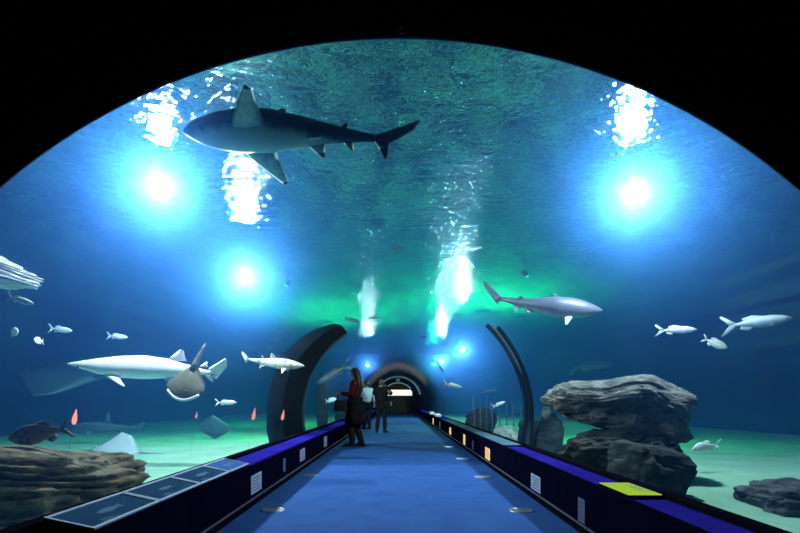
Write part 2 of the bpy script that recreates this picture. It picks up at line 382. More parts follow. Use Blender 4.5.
for Y, z, w_, h_, m, lb in ((3.75,.21,.14,.17,m_dim,'dim narrow plaque on the right counter front below the green sign'),
        (5.0,.21,.34,.15,m_plq,'widest pale text plaque on the right counter front'),
        (7.7,.22,.36,.17,m_warm,'largest warm glowing plaque on the right counter front'),
        (9.2,.22,.16,.15,m_dim,'dim plaque on the right counter front just past the largest glowing one'),
        (10.4,.23,.26,.20,m_warm,'second warm glowing plaque on the right counter front'),
        (13.2,.24,.36,.17,m_warm,'third warm glowing plaque on the right counter front'),
        (16.5,.24,.30,.20,m_plq,'pale far plaque on the right counter front past the glowing ones'),
        (19.6,.24,.40,.22,m_warm,'small warm glowing plaque nearest the far portal on the right')):
    plaque(1, Y, z, w_, h_, m, lb, RG)

# leaflets / white things on the far right counter
for i, (px, Y, lb) in enumerate(((436, 19.2, 'white leaflet pile on the far right counter, nearer one'), (430, 22.5, 'white leaflet pile on the far right counter, nearer the portal'))):
    t = empty('leaflet_pile', lb, 'leaflets', (1.47, Y, CT+.003), group='white leaflets on the right counter')
    bm = bmesh.new()
    for k in range(5): box(bm, -.09+.008*(k % 2), .09+.006*(k % 3), -.45+.03*k, .35-.02*k, .014*k, .014*k+.012)
    obj('sheets', bm, m_white, t)
    bm = bmesh.new(); box(bm, -.10, .10, .38, .40, 0, .12); obj('backstop', bm, m_plq, t)

# floor lights
m_lens = pbr('floor_lens', (.09,.12,.16), (.13,.17,.21), rough=.3)
m_ring = pbr('floor_ring', (.20,.20,.17), (.28,.28,.24), rough=.35, metal=.7)
def floorlight(X, Y, lb, root=[None]):
    if root[0] is None:
        t = empty('floor_light', lb, 'floor light', (X, Y, 0), group='round lights set in the carpet')
        bm = bmesh.new(); seg = 40
        rr = [(.112,.0),(.108,.006),(.086,.007),(.082,.002)]
        loft(bm, [[Vector((r*math.cos(2*PI*i/seg), r*math.sin(2*PI*i/seg), z)) for i in range(seg)] for r, z in rr], cap=False); obj('ring', bm, m_ring, t, smooth=True)
        bm = bmesh.new(); cyl(bm, (0,0,0), .084, .08, 0, .005, 40); obj('lens', bm, m_lens, t)
        root[0] = t
    else:
        t = dup(root[0], lb); t.location = (X, Y, 0)
for X, Y, lb in ((-1.15,4.77,'round floor light nearest the camera on the left edge of the carpet'), (-1.18,7.0,'round floor light second from the camera along the left edge of the carpet'),
                 (1.13,4.75,'round floor light nearest the camera on the right edge of the carpet'), (1.12,6.85,'round floor light second from the camera along the right edge of the carpet'),
                 (1.12,9.0,'round floor light third from the camera along the right edge of the carpet'), (1.12,11.3,'round floor light fourth from the camera along the right edge of the carpet')):
    floorlight(X, Y, lb)
# sensor at the crown of the arch
t = empty('security_sensor', 'tiny black sensor hanging at the crown of the entrance arch', 'sensor', (.012, Y0-.05, PZ+PR))
bm = bmesh.new(); box(bm, -.014, .014, -.012, .012, -.012, .0, .002); obj('bracket', bm, m_black, t)
bm = bmesh.new(); ball(bm, (0,0,-.014), .011, 2); obj('dome', bm, m_black, t, smooth=True)
bm = bmesh.new(); ball(bm, (-.002,-.010,-.015), .003, 1); obj('indicator', bm, m_plq, t)

# ------------------------------------------------------------------ lamps in the water
m_house = pbr('lamp_housing', (.02,.025,.03), (.03,.035,.04), rough=.5)
def water_lamp(name, loc, lens, r, power, colr, label, group):
    t = empty(name, label, 'lamp', loc, group=group)
    bm = bmesh.new(); seg = 24
    loft(bm, [[Vector((q*math.cos(2*PI*i/seg), q*math.sin(2*PI*i/seg), z)) for i in range(seg)] for q, z in ((r*.12,r*2.0),(r*.3,r*1.9),(r*.4,r*1.4),(r*.45,r*1.2))]); obj('housing', bm, m_house, t, smooth=True)
    bm = bmesh.new(); tube(bm, [(0,0,r*1.9),(0,0,(WS if loc[2] < WS else 6.58)-loc[2]-.03)], .006, 8); obj('hanger', bm, m_house, t)
    bm = bmesh.new(); ball(bm, (0,0,r*.35), r, 3, (1,1,.95)); obj('lens', bm, lens, t, smooth=True)
    l = bpy.data.lights.new(name+'_light', 'POINT'); l.energy = power; l.color = colr; l.shadow_soft_size = r*.9
    o = bpy.data.objects.new('bulb', l); COL.objects.link(o); o.parent = t; o.location = (0,0,r*.35)
    return t
m_bulb, nt, out = new_mat('lamp_glass')
tr = N(nt, 'ShaderNodeBsdfTransparent'); gl = N(nt, 'ShaderNodeBsdfGlossy'); gl.inputs['Roughness'].default_value = .1
mx = N(nt, 'ShaderNodeMixShader'); mx.inputs[0].default_value = .03; nt.links.new(tr.outputs[0], mx.inputs[1]); nt.links.new(gl.outputs[0], mx.inputs[2]); nt.links.new(mx.outputs[0], out.inputs['Surface'])
LW = m_bulb
WHITE = (.80,.92,1.0)
GW = 'white lamps hanging under the water surface'
PW = 1100
water_lamp('underwater_lamp', P(160,190,6.8), LW, .12, PW, WHITE, 'brilliant underwater lamp high on the left, below the big overhead shark\'s head', GW)
water_lamp('underwater_lamp', P(245,280,10.2), LW, .12, PW, WHITE, 'second glowing underwater lamp on the left, farther down the tunnel', GW)
water_lamp('underwater_lamp', P(635,197,6.86), LW, .13, PW, WHITE, 'brilliant underwater lamp high on the right', GW)
water_lamp('underwater_lamp', P(463,351,19.1), LW, .13, PW*.35, WHITE, 'glowing underwater lamp on the right far down the tunnel', GW)
water_lamp('underwater_lamp', P(442,362,27.7), LW, .15, PW*.5, WHITE, 'farthest bright underwater lamp on the right, with small dark fish around it', GW)
water_lamp('underwater_lamp', P(368,366,28.0), LW, .13, PW*.22, WHITE, 'far underwater lamp on the left behind the standing woman', GW)
GG = 'green spotlights hanging beside the tunnel crown'
m_gl = glow('lens_green', (.05,1,.35), 1.5)
def green_spot(loc, aim, power, label):
    d = Vector(aim).normalized()
    t = empty('green_spotlight', label, 'lamp', loc, d.to_track_quat('-Z', 'Y').to_matrix(), group=GG)
    bm = bmesh.new(); cyl(bm, (0,0,0), .06, .045, 0, .14, 20); obj('housing', bm, m_house, t)
    bm = bmesh.new(); cyl(bm, (0,0,0), .05, .05, -.01, .0, 20); obj('lens', bm, m_gl, t)
    bm = bmesh.new(); box(bm, -.012, .012, -.08, .08, .13, .16); obj('bracket', bm, m_house, t)
    l = bpy.data.lights.new('green_beam', 'SPOT'); l.energy = power; l.color = (.0,1,.22); l.spot_size = math.radians(84); l.spot_blend = .9; l.shadow_soft_size = .06
    o = bpy.data.objects.new('beam', l); COL.objects.link(o); o.parent = t; o.location = (0,0,-.08)
water_lamp('green_lamp', P(433,366,31), m_bulb, .2, 130, (.0,1,.25), 'small green lamp in the water just right of the far portal', 'green lamp by the portal')
green_spot((-2.9,13.5,4.0), (-.55,-.15,-1), 1300, 'green spotlight under the water left of the tunnel crown')
green_spot((3.1,12.5,4.0), (.55,-.15,-1), 1300, 'green spotlight under the water right of the crown by the shark tail')
green_spot((-2.8,22,4.0), (-.4,-.2,-1), 1300, 'farther green spotlight left of the tunnel crown')
green_spot((2.8,24,4.0), (.4,-.2,-1), 1300, 'farther green spotlight right of the crown near the far portal')
def added_uplight(name, loc, power, colr, r, label, group):  # lamps added above the water to tint the roof, bulbs hidden in bowls
    t = empty(name, label, 'lamp', loc, group=group)
    bm = bmesh.new(); seg = 24
    loft(bm, [[Vector((q*math.cos(2*PI*i/seg), q*math.sin(2*PI*i/seg), z)) for i in range(seg)] for q, z in ((r*.2,-r*.7),(r*.8,-r*.55),(r*1.25,0),(r*1.5,r*.5))], cap=False); obj('bowl', bm, m_house, t, smooth=True)
    bm = bmesh.new(); tube(bm, [(0,0,-r*.5),(0,0,6.59-loc[2])], .012, 8); obj('rod', bm, m_house, t)
    l = bpy.data.lights.new('added_bulb', 'POINT'); l.energy = power; l.color = colr; l.shadow_soft_size = r*.4
    o = bpy.data.objects.new('bulb', l); COL.objects.link(o); o.parent = t; o.location = (r*.5,0,r*.3)
added_uplight('added_green_pendant', (-3.1,22,5.0), 8000, (.02,1,.35), .2, 'added green uplighter under the hall roof left of the tunnel crown', 'added green uplighters under the hall roof')
added_uplight('added_green_pendant', (3.2,19.5,5.0), 9000, (.02,1,.35), .2, 'added green uplighter under the hall roof right of the tunnel crown', 'added green uplighters under the hall roof')
for x, y, lb in ((1.6,7.0,'added teal uplighter under the hall roof above the near right ripples'), (-.4,10.4,'added teal uplighter under the hall roof above the middle of the ceiling'), (-1.8,6.4,'added teal uplighter under the hall roof behind the big overhead shark')):
    added_uplight('added_teal_pendant', (x,y,5.1), 85, (.24,1,.52), .16, lb, 'added teal uplighters under the hall roof')
# ------------------------------------------------------------------ animals
def orient(f, u):
    f = Vector(f).normalized(); u = Vector(u); u = (u-f*u.dot(f)).normalized(); l = u.cross(f)
    return Matrix((f, l, u)).transposed().to_3x3()
def fin(bm, st, n, tip=None):
    """blade from root to tip; each station = leading point, trailing point, half thickness"""
    n = Vector(n).normalized(); rings = []
    for le, te, th in st:
        le, te = Vector(le), Vector(te); a = le.lerp(te, .12); b = le.lerp(te, .4); c = le.lerp(te, .75)
        rings.append([le, a+n*th*.8, b+n*th, c+n*th*.55, te, c-n*th*.55, b-n*th, a-n*th*.8])
    vs = loft(bm, rings)
    if tip is not None:
        for f in bm.faces:
            if all(v in vs[-1] or v in vs[-2] for v in f.verts): f.material_index = tip
def body_loft(bm, st, L, bend=lambda t: 0.0, seg=22, flat=.0):
    """st rows: t along the body from the snout, half width, half height, centre height (all per length)"""
    rings = []
    # smooth the stations
    ts = [r[0] for r in st]
    def samp(t):
        for a, b in zip(st, st[1:]):
            if a[0] <= t <= b[0]:
                k = (t-a[0])/(b[0]-a[0]); k = k*k*(3-2*k)*.5+k*.5
                return [x+(y-x)*k for x, y in zip(a, b)]
        return st[-1]
    n = 34
    for i in range(n+1):
        t = ts[-1]*(i/n)**1.25
        _, w, h, zc = samp(t)
        c = Vector((L*(.5-t), bend(t)*L, zc*L))
        ring = []
        for k in range(seg):
            a = 2*PI*k/seg; ca, sa = math.cos(a), math.sin(a)
            ring.append(c+Vector((0, w*L*math.copysign(abs(ca)**.92, ca), h*L*(sa if sa > 0 else sa*(1-flat)))))
        rings.append(ring)
    loft(bm, rings)
REQ = [(0,.003,.003,.004),(.015,.018,.012,.004),(.05,.040,.028,.003),(.10,.058,.046,0),(.18,.073,.066,0),(.28,.080,.078,0),(.40,.076,.078,0),(.52,.058,.062,0),(.64,.039,.043,.003),(.74,.026,.029,.006),(.83,.016,.019,.010),(.88,.011,.015,.013)]
def eyes(root, bm_parent, L, t, y, z, r):
    for s in (-1, 1):
        bm = bmesh.new(); ball(bm, (L*(.5-t), s*y*L, z*L), r*L, 2); obj('eye', bm, pbr('eye_dark', (.004,.004,.004), rough=.1), root, smooth=True)
def shark(name, label, cat, L, loc, f, u, mat, tipmat=None, st=REQ, bend=0.0, pect=(.20,.17,.10), dors=(.36,.10), d2=(.66,.035), tail=(.20,.09), group=None, flat=.2, droop=.35, eye=True):
    root = empty(name, label, cat, loc, orient(f, u), group)
    B = lambda t: bend*max(0, t-.35)**2*2.2
    bm = bmesh.new(); body_loft(bm, st, L, B, flat=flat)
    X = lambda t: L*(.5-t)
    tm = 1 if tipmat else None
    span, chord, sweep = pect
    for s in (-1, 1):      # pectorals
        y0 = .045*L
        sts = []
        for k in (0, .35, .7, .93, 1.0):
            c = chord*L*(1-.86*k) if k < 1 else .012*L
            xl = X(.235)-sweep*L*k**1.1
            yy = s*(y0+span*L*k*math.cos(droop)); zz = -.034*L-span*L*k*math.sin(droop)
            sts.append(((xl, yy, zz), (xl-c, yy*.98, zz), .011*L*(1-.8*k)))
        fin(bm, sts, (0, s*math.sin(droop), math.cos(droop)), tm)
        sts = []           # pelvics
        for k in (0, .6, 1.0):
            c = .075*L*(1-.75*k); xl = X(.575)-.05*L*k
            sts.append(((xl, s*(.02+.05*k)*L+B(.6)*L, -.045*L-.022*L*k), (xl-c, s*(.02+.05*k)*L+B(.62)*L, -.036*L-.03*L*k), .006*L*(1-.7*k)))
        fin(bm, sts, (0, 0, 1), tm)
    def dorsal(t, h, chord_, back, z0, sg=1):
        sts = []
        for k in (0, .4, .75, .95, 1.0):
            c = chord_*L*(1-.82*k) if k < 1 else .01*L
            xl = X(t)-back*L*k**1.15; zz = sg*(z0+h*k)*L
            sts.append(((xl, B(t)*L, zz), (xl-c, B(t+.06)*L, zz-sg*.004*L*k), .009*L*(1-.8*k)))
        fin(bm, sts, (0, 1, 0), tm)
    dorsal(dors[0], dors[1]+.02, .12, .085, .058)
    dorsal(d2[0], d2[1]+.012, .055, .045, .030)
    dorsal(d2[0]+.03, d2[1]+.018, .055, .045, .024, -1)
    up, lo = tail            # caudal fin
    t0 = .86; b1 = B(1.0)*L
    sts = []
    for k in (0, .25, .5, .8, 1.0):
        c = (.075-.035*k)*L if k < 1 else .012*L
        xl = X(t0)-up*L*k*.86; zz = .012*L+up*L*k*.62
        yy = (B(t0)+(B(1.0+.1)-B(t0))*k)*L
        sts.append(((xl, yy, zz+.012*L*(1-k)), (xl-c*.55, yy, zz-c*.75), .009*L*(1-.8*k)))
    fin(bm, sts, (0, 1, 0), tm)
    sts = []
    for k in (0, .5, 1.0):
        c = .07*L*(1-.8*k); xl = X(t0)-.01*L-lo*L*k*.55
        yy = (B(t0)+(B(1.0)-B(t0))*k*.6)*L
        sts.append(((xl, yy, .006*L-lo*L*k*.9), (xl-c, yy, .016*L-lo*L*k*.75), .008*L*(1-.8*k)))
    fin(bm, sts, (0, 1, 0), tm)
    obj('body', bm, [mat, tipmat] if tipmat else mat, root, smooth=True)
    if eye: eyes(root, None, L, .085, .050, .012, .0075)
    return root
FISH = {'slim': [(0,.004,.006,0),(.05,.028,.035,0),(.15,.05,.075,0),(.3,.062,.105,0),(.45,.058,.102,0),(.6,.042,.075,0),(.72,.024,.042,0),(.82,.012,.024,0)],
        'deep': [(0,.006,.02,0),(.06,.035,.075,0),(.16,.06,.135,0),(.3,.072,.18,0),(.45,.066,.172,0),(.6,.046,.12,0),(.72,.024,.06,0),(.82,.012,.036,0)],
        'torp': [(0,.004,.006,0),(.06,.036,.04,0),(.16,.062,.072,0),(.32,.078,.092,0),(.5,.07,.085,0),(.66,.044,.054,0),(.78,.02,.026,0),(.86,.010,.016,0)]}
def fish(name, label, L, loc, f, mat, kind='slim', u=(0,0,1), group=None, cat='fish', bend=.1, eye=True, finmat=None):
    root = empty(name, label, cat, loc, orient(f, u), group)
    B = lambda t: bend*max(0, t-.4)**2
    bm = bmesh.new(); st = FISH[kind]; body_loft(bm, st, L, B, seg=16)
    X = lambda t: L*(.5-t); H = max(r[2] for r in st)
    for s in (1, -1):     # tail lobes
        sts = []
        for k in (0, .5, 1.0):
            xl = X(.80)-.20*L*k; zz = s*(.01+.15*k*(1.0 if kind != 'deep' else 1.1))*L
            sts.append(((xl, B(.8+.2*k)*L, zz+s*.01*L), (xl-(.10-.06*k)*L, B(.9+.1*k)*L, zz-s*.02*L*(1-k)), .008*L*(1-.7*k)))
        fin(bm, sts, (0,1,0))
    for s, ta, tb, h in ((1, .28, .70, .055), (-1, .55, .74, .05)):
        sts = []
        for k in (0, .6, 1.0):
            z = s*(H*.62+ (h+H*.36)*k)*L
            sts.append(((X(ta)-(.30 if s > 0 else .10)*L*k**1.3, B(.5)*L, s*(H*.62+(h*.55+H*.36)*k)*L), (X(tb)-.03*L*k, B(tb)*L, s*(H*.35+(h*.6+.22*H)*k)*L), .006*L*(1-.7*k)))
        fin(bm, sts, (0,1,0))
    for s in (-1, 1):
        sts = []
        for k in (0, .6, 1.0):
            xl = X(.27)-.07*L*k; sts.append(((xl, s*(.05+.06*k)*L, -.03*L-.03*L*k), (xl-.06*L*(1-.5*k), s*(.05+.05*k)*L, -.045*L-.05*L*k), .005*L*(1-.6*k)))
        fin(bm, sts, (0, s*.5, 1))
    obj('body', bm, mat, root, smooth=True)
    if eye: eyes(root, None, L, .085, .042 if kind != 'deep' else .045, .014, .014)
    return root
def ray(name, label, L, W, loc, f, u, mat, tail=.55, group=None, guitar=False, cat='ray', curl=.0, edge=None):
    root = empty(name, label, cat, loc, orient(f, u), group)
    bm = bmesh.new(); sts = []
    n = 20
    for i in range(n+1):
        q = -1+2*i/n; a = abs(q)
        if guitar: xl = L*.5-.24*L*a**2.0; xt = L*.5-.34*L-.52*L*(1-a)**1.05
        else: xl = L*.5-.40*L*a**1.25; xt = L*.5-.52*L-.34*L*(1-a)**.8
        if a > .97: xt = xl-.02*L
        sts.append(((xl, q*W*.5, curl*a*a), (xt, q*W*.5, curl*a*a), L*(.012+.055*(1-a)**1.4)))
    fin(bm, sts, (0,0,1))
    x0 = L*.5-(.66 if guitar else .78)*L
    r0 = .07*L if guitar else .022*L
    pts = [(x0-tail*L*k, .05*L*k*k, .0+.03*L*k) for k in (0,.2,.4,.6,.8,1)]
    tube(bm, pts, [r0, r0*.85, r0*.7, r0*.5, r0*.35, r0*.15], 10)
    if guitar:
        for k in (.42, .72):
            z0 = r0*.4; xx = x0-tail*L*k
            fin(bm, [((xx+.03*L,.05*L*k*k, z0*.5), (xx-.03*L,.05*L*k*k, z0*.5), .008*L), ((xx-.01*L,.05*L*k*k, .10*L), (xx-.035*L,.05*L*k*k,.10*L), .003*L)], (0,1,0))
    for s in (-1, 1):      # eye bumps
        ball(bm, (L*(.40 if not guitar else .33), s*.07*W, .045*L), .022*L, 2)
    obj('body', bm, mat, root, smooth=True)
    if edge:
        bm = bmesh.new(); pts = []
        for i in range(15):
            q = -.82+1.64*i/14; pts.append((L*.5-.24*L*abs(q)**2.0+.003, q*W*.5, .0))
        tube(bm, pts, L*.026, 8); obj('pale_snout_margin', bm, edge, root, smooth=True)
    return root

m_black_shark = skin_pattern('skin_dark_shark', (.004,.006,.007), (.32,.66,.48), -.085, -.035)  # teal of the water light put into the pale belly colour
m_tip = pbr('fin_tip_black', (.01,.014,.015), (.015,.02,.02), rough=.5)
m_grey_shark = skin_pattern('skin_grey_shark', (.065,.08,.105), (.36,.40,.44), -.11, -.01)
m_grey_tip = pbr('fin_tip_grey', (.04,.05,.06), (.06,.07,.08), rough=.5)
m_pale_shark = skin_pattern('skin_pale_shark', (.90,.91,.90), (.80,.86,.88), -.06, -.01)
m_spot_shark = skin_pattern('skin_spotted_shark', (.66,.62,.48), (.82,.82,.76), -.04, .0, ((.30,.30,.24), 9))
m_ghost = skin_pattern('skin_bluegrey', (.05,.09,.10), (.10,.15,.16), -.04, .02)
m_ray = skin_pattern('skin_brown_ray', (.13,.125,.06), (.6,.58,.5), -.03, .0)
m_raypale = skin_pattern('skin_pale_ray', (.36,.44,.42), (.6,.62,.6), -.03, .0)
m_snout = pbr('snout_white', (.78,.80,.76), (.85,.86,.82), rough=.5)
m_silver = skin_pattern('skin_silver_fish', (.66,.70,.74), (.26,.30,.34), -.02, .03, rough=.35)
m_bream = skin_pattern('skin_bream', (.42,.44,.38), (.52,.54,.48), -.03, .03, ((.25,.27,.25), 30), rough=.4)
m_palefish = skin_pattern('skin_pale_fish', (.76,.84,.80), (.84,.88,.86), -.02, .02, rough=.4)
m_grouper = skin_pattern('skin_grouper', (.16,.155,.10), (.34,.33,.24), -.08, .02, ((.08,.075,.05), 22), rough=.5)
m_darkfish = skin_pattern('skin_dark_fish', (.01,.014,.016), (.03,.04,.04), -.01, .02)

shark('shark', 'big dark-backed shark with pale belly gliding overhead under the water surface', 'shark', 1.70, P(291,132,4.0), (-1,.05,.02), (0,.22,.97), m_black_shark, m_tip, bend=-.10, pect=(.27,.18,.16), dors=(.36,.05), d2=(.70,.03), tail=(.25,.10), droop=.05, st=[(r[0],r[1]*1.2,r[2]*1.25,r[3]) for r in REQ])
shark('shark', 'grey shark with pale flank swimming right on the right side, by the green glow', 'shark', 1.76, P(544,307,8.1), (.97,-.15,-.10), (-.05,-.30,.95), m_grey_shark, m_grey_tip, bend=.45, pect=(.13,.10,.07), dors=(.34,.045), tail=(.23,.06), droop=.75, st=[(q[0],q[1]*1.15,q[2]*1.28,q[3]) for q in REQ])
shark('shark', 'large white pointed-snout shark glowing pale on the left', 'shark', 2.33, P(152,369,7.4), (-1,-.05,.02), (0,-.25,1), m_pale_shark, bend=.10, pect=(.13,.09,.16), dors=(.60,.05), d2=(.80,.02), tail=(.14,.05), droop=.30, flat=.25,
      st=[(0,.003,.003,.02),(.03,.014,.012,.018),(.10,.034,.032,.012),(.2,.058,.056,.004),(.32,.074,.076,0),(.45,.078,.082,0),(.6,.064,.068,0),(.72,.040,.038,.0),(.82,.020,.020,-.004),(.88,.012,.013,-.004)])
shark('shark', 'small cream shark with two tall dorsal fins facing right toward the dark rib', 'shark', 1.10, P(271,363,8.2), (.98,-.12,-.10), (.05,-.2,1), m_spot_shark, bend=.12, pect=(.11,.10,.05), dors=(.40,.065), d2=(.60,.06), tail=(.17,.07), droop=.8, flat=.1)
ray('guitar_ray', 'brown ray with white snout margin diving in front of the white shark', .66, .50, P(190,377,6.6), (-.16,-.42,-.80), (0,-1,.45), m_ray, tail=.62, guitar=True, edge=m_snout)
ray('ray', 'large hazy blue-grey ray hovering behind the snout of the white shark', 2.3, 2.3, P(66,377,13), (-.98,-.15,.03), (0,-.42,.9), m_ghost, tail=.3)
shark('shark', 'faint hazy shark cruising behind the dark brown grouper', 'shark', 1.7, P(108,428,11.5), (-1,.05,.02), (0,-.1,1), m_ghost, dors=(.42,.13), pect=(.12,.10,.06), tail=(.15,.05), eye=False)
ray('ray', 'pale ray with a raised wing resting on the sand behind the layered left rock', 1.05, .95, P(121,452,9.3), (-.95,-.25,.06), (.1,-.35,.93), m_raypale, tail=.45, curl=.16)
ray('ray', 'small faint ray rising off the sand far left of the walkway', .75, .8, P(214,429,13), (.05,-.3,.9), (0,-1,.2), m_ghost, tail=.2)
fish('grouper', 'dark brown mottled grouper above the layered left rock', .52, P(40,433,4.7), (-.94,-.2,-.20), m_grouper, 'deep', u=(-.1,-.1,1), cat='fish')
GL = 'pale fish on the left side'
fish('sea_fish', 'greyish fish just below the white rock at the left edge', .41, P(20,300,6.2), (.93,-.2,-.26), m_bream, 'torp', cat='fish')
fish('sea_fish', 'pale fish left of the white shark, uppermost of the four small ones', .46, P(60,329.5,8.2), (.97,-.2,-.12), m_palefish, 'slim', group=GL)
fish('sea_fish', 'pale fish directly above the white shark snout, rightmost of the four small ones', .40, P(117,336.5,8.4), (.97,-.2,-.10), m_palefish, 'slim', group=GL)
fish('sea_fish', 'stubby pale fish at the left edge below the greyish fish', .34, P(14,332,7.4), (.75,-.6,0), m_palefish, 'deep', group=GL)
fish('sea_fish', 'tiny round pale fish seen head-on beneath the four small left fish', .30, P(38.5,340.5,8.2), (.2,-.97,0), m_palefish, 'deep', group=GL)
fish('sea_fish', 'pale green fish swimming right below the tail of the white shark', .34, P(226,402.5,7.8), (.99,-.1,0), m_palefish, 'slim', group=GL)
GRR = 'fish on the right side'
fish('sea_fish', 'silvery slender fish with white back, left one of the three near the right edge', .57, P(677,330,8.0), (.97,-.2,-.01), m_silver, 'slim', group=GRR, bend=.3)
fish('sea_fish', 'largest silvery fish, longest of those near the right edge', .94, P(758,322,8.0), (.96,-.2,.10), m_silver, 'torp', group=GRR, bend=.2)
fish('sea_fish', 'speckled grey bream tilted head down between the two silvery fish', .37, P(715,343,8.0), (.80,-.25,-.42), m_bream, 'deep', group=GRR)
fish('sea_fish', 'pale turquoise fish facing left above the sand on the far right', .42, P(705,447,7.0), (-.95,-.25,-.16), m_palefish, 'deep', group=GRR, bend=.4)
fish('sea_fish', 'hazy blue fish deep in the right water above the boulder', 1.5, P(592,366,18), (.98,-.1,.10), m_ghost, 'torp', group=GRR, eye=False)
fish('sea_fish', 'small white fish beside the right lamp column near the far tunnel end', .62, P(453,385.5,16), (.9,-.3,-.22), m_silver, 'slim', group=GRR)
fish('sea_fish', 'small pale fish above the wooden stakes on the right', .30, P(499,404,11), (.8,-.3,.35), m_palefish, 'slim', group=GRR)
fish('sea_fish', 'small blue fish left of the one above the wooden stakes', .5, P(489,391,15), (.9,-.3,.1), m_ghost, 'slim', group=GRR, eye=False)
fish('sea_fish', 'grey fish curving upward between the dark rib and the standing woman', 1.15, P(333,374,15.5), (-.8,-.2,-.48), m_ghost, 'torp', cat='fish', bend=.7)
fish('sea_fish', 'small pale fish low behind the woman along the left glass', .36, P(331,400,15), (.8,-.3,.2), m_palefish, 'deep', group=GL)
GD = 'tiny dark fish high in the tunnel'
for px, py, Y, L, f, lb in ((398,249,10,.26,(1,0,.35),'tiny dark fish alone under the middle of the ceiling'),
        (372,318,14,.36,(1,-.1,.05),'tiny dark fish left of centre, right one of a close pair'), (352,320,14,.42,(1,-.1,-.2),'small dim fish left of centre, left one of a close pair'),
        (424,337,18,.30,(-1,-.1,0),'tiny dark fish right of centre, lower of two near the lit ripples'), (445,328,16,.26,(1,0,.1),'tiny dark fish right of centre, upper of two near the lit ripples'),
        (441,368,21,.42,(.6,-.1,-.8),'tiny dark fish swimming downward at the farthest right lamp')):
    fish('sea_fish', lb, L, P(px, py, Y), f, m_darkfish, 'slim', group=GD, eye=False)

# ------------------------------------------------------------------ rocks, ribs, reef
def rockmat(name, c1, c2, sc, st):
    m = pbr(name, c1, c2, scale=sc, rough=.95, bump=.9, bscale=sc*2.2, detail=10, stretch=st, spec=.15); return m
m_rock_l = rockmat('rock_brown', (.022,.018,.011), (.27,.21,.12), 5, (1,1,3.5))
m_rock_g = rockmat('rock_grey', (.03,.034,.03), (.20,.21,.18), 6, (1,1,2.2))
m_rock_d = rockmat('rock_dark', (.010,.013,.012), (.05,.06,.052), 4, (1,1,2.5))
m_rock_gd = rockmat('rock_slate', (.018,.02,.02), (.10,.11,.10), 6, (1,1,2.2))
m_rock_w = rockmat('rock_white', (.34,.36,.32), (.86,.86,.80), 7, (1,1,4))
def rock(name, label, loc, dim, mat, seed, rot=(0,0,0), strata=.06, rough_=.16, layers=9, shape=None, sub=6, cat='rock', group=None, tilt=0.0):
    bm = bmesh.new(); bmesh.ops.create_icosphere(bm, subdivisions=sub, radius=1.0)
    o = Vector((seed*3.7, seed*1.3, seed*9.1))
    for v in bm.verts:
        p = v.co.copy()
        q = Vector([math.copysign(abs(c)**.72, c) for c in p])
        n = noise.fractal(p*1.5+o, .8, 2.1, 5)*rough_ + noise.noise(p*.9+o)*rough_*.9
        lz = (p.z + tilt*p.x)*layers + noise.noise(p*1.2+o)*1.1
        ridge = abs((lz % 1.0)-.5)*2
        side = math.sqrt(max(0, 1-abs(p.z)**2))
        k = 1+n - strata*(1-ridge**.6)*side - strata*.5*max(0, noise.noise(Vector((0,0,math.floor(lz)*3.3+seed))))*side
        q *= k
        if shape: q = shape(q)
        v.co = Vector((q.x*dim[0], q.y*dim[1], q.z*dim[2]))
    ob = obj(name, bm, mat, smooth=True); ob.location = loc; ob.rotation_euler = rot
    return tag(ob, label, cat, group)
rock('boulder', 'layered brown rock lying behind the left counter panels', (-3.50, 4.70, .20), (1.02,.78,.36), m_rock_l, 2, (0,.04,.06), strata=.10, rough_=.16, layers=6, tilt=.3)
def slabshape(q):
    return Vector((q.x, q.y, q.z*(1.0+.25*q.x) + .42*math.exp(-((q.x-.28)/.40)**2)*(q.z > 0) - .25*max(0,q.x)))
rock('boulder', 'big grey slab boulder perched on the lower right rock', (2.78, 6.5, .95), (.78,.52,.29), m_rock_g, 5, (.22,.12,-.42), strata=.03, rough_=.17, layers=7, shape=slabshape)
rock('boulder', 'dark lower boulder carrying the grey slab on the right', (2.64, 6.2, .26), (.68,.58,.40), m_rock_d, 8, (0,.0,-.5), strata=.025, rough_=.2, layers=5)
rock('boulder', 'dark sloping rock leaning out at the foot of the right boulders', (2.52, 5.35, .20), (.34,.42,.36), m_rock_d, 14, (.0,.25,.2), strata=.06, rough_=.18, layers=5, sub=5)
rock('boulder', 'dark grey rock cut off by the right edge behind the counter', (3.66, 4.75, -.03), (.55,.42,.30), m_rock_gd, 11, (0,0,.1), strata=.07, rough_=.18, layers=4)
b = rock('rock_outcrop', 'bright white layered rock ledge jutting in at the left edge', (0,0,0), (1.35,.6,.34), m_rock_w, 21, strata=.14, rough_=.12, layers=5, tilt=.1,
     shape=lambda q: Vector((q.x, q.y*(1-.45*max(0,q.x)), q.z*(1-.62*max(0,q.x))-.05*q.x)))
b2 = rock('rock_outcrop', 'pillar', (0,0,0), (.8,.6,1.6), m_rock_w, 23, strata=.10, rough_=.15, layers=14)
M1 = Matrix.Translation((-6.30, 7.2, 2.97)) @ Euler((0,.22,0)).to_matrix().to_4x4(); M2 = Matrix.Translation((-7.4, 7.3, 1.6))
b.data.transform(M1); b2.data.transform(M2)
bm = bmesh.new(); bm.from_mesh(b.data); bm.from_mesh(b2.data); bm.to_mesh(b.data); bm.free(); bpy.data.objects.remove(b2)
for p in b.data.polygons: p.use_smooth = True
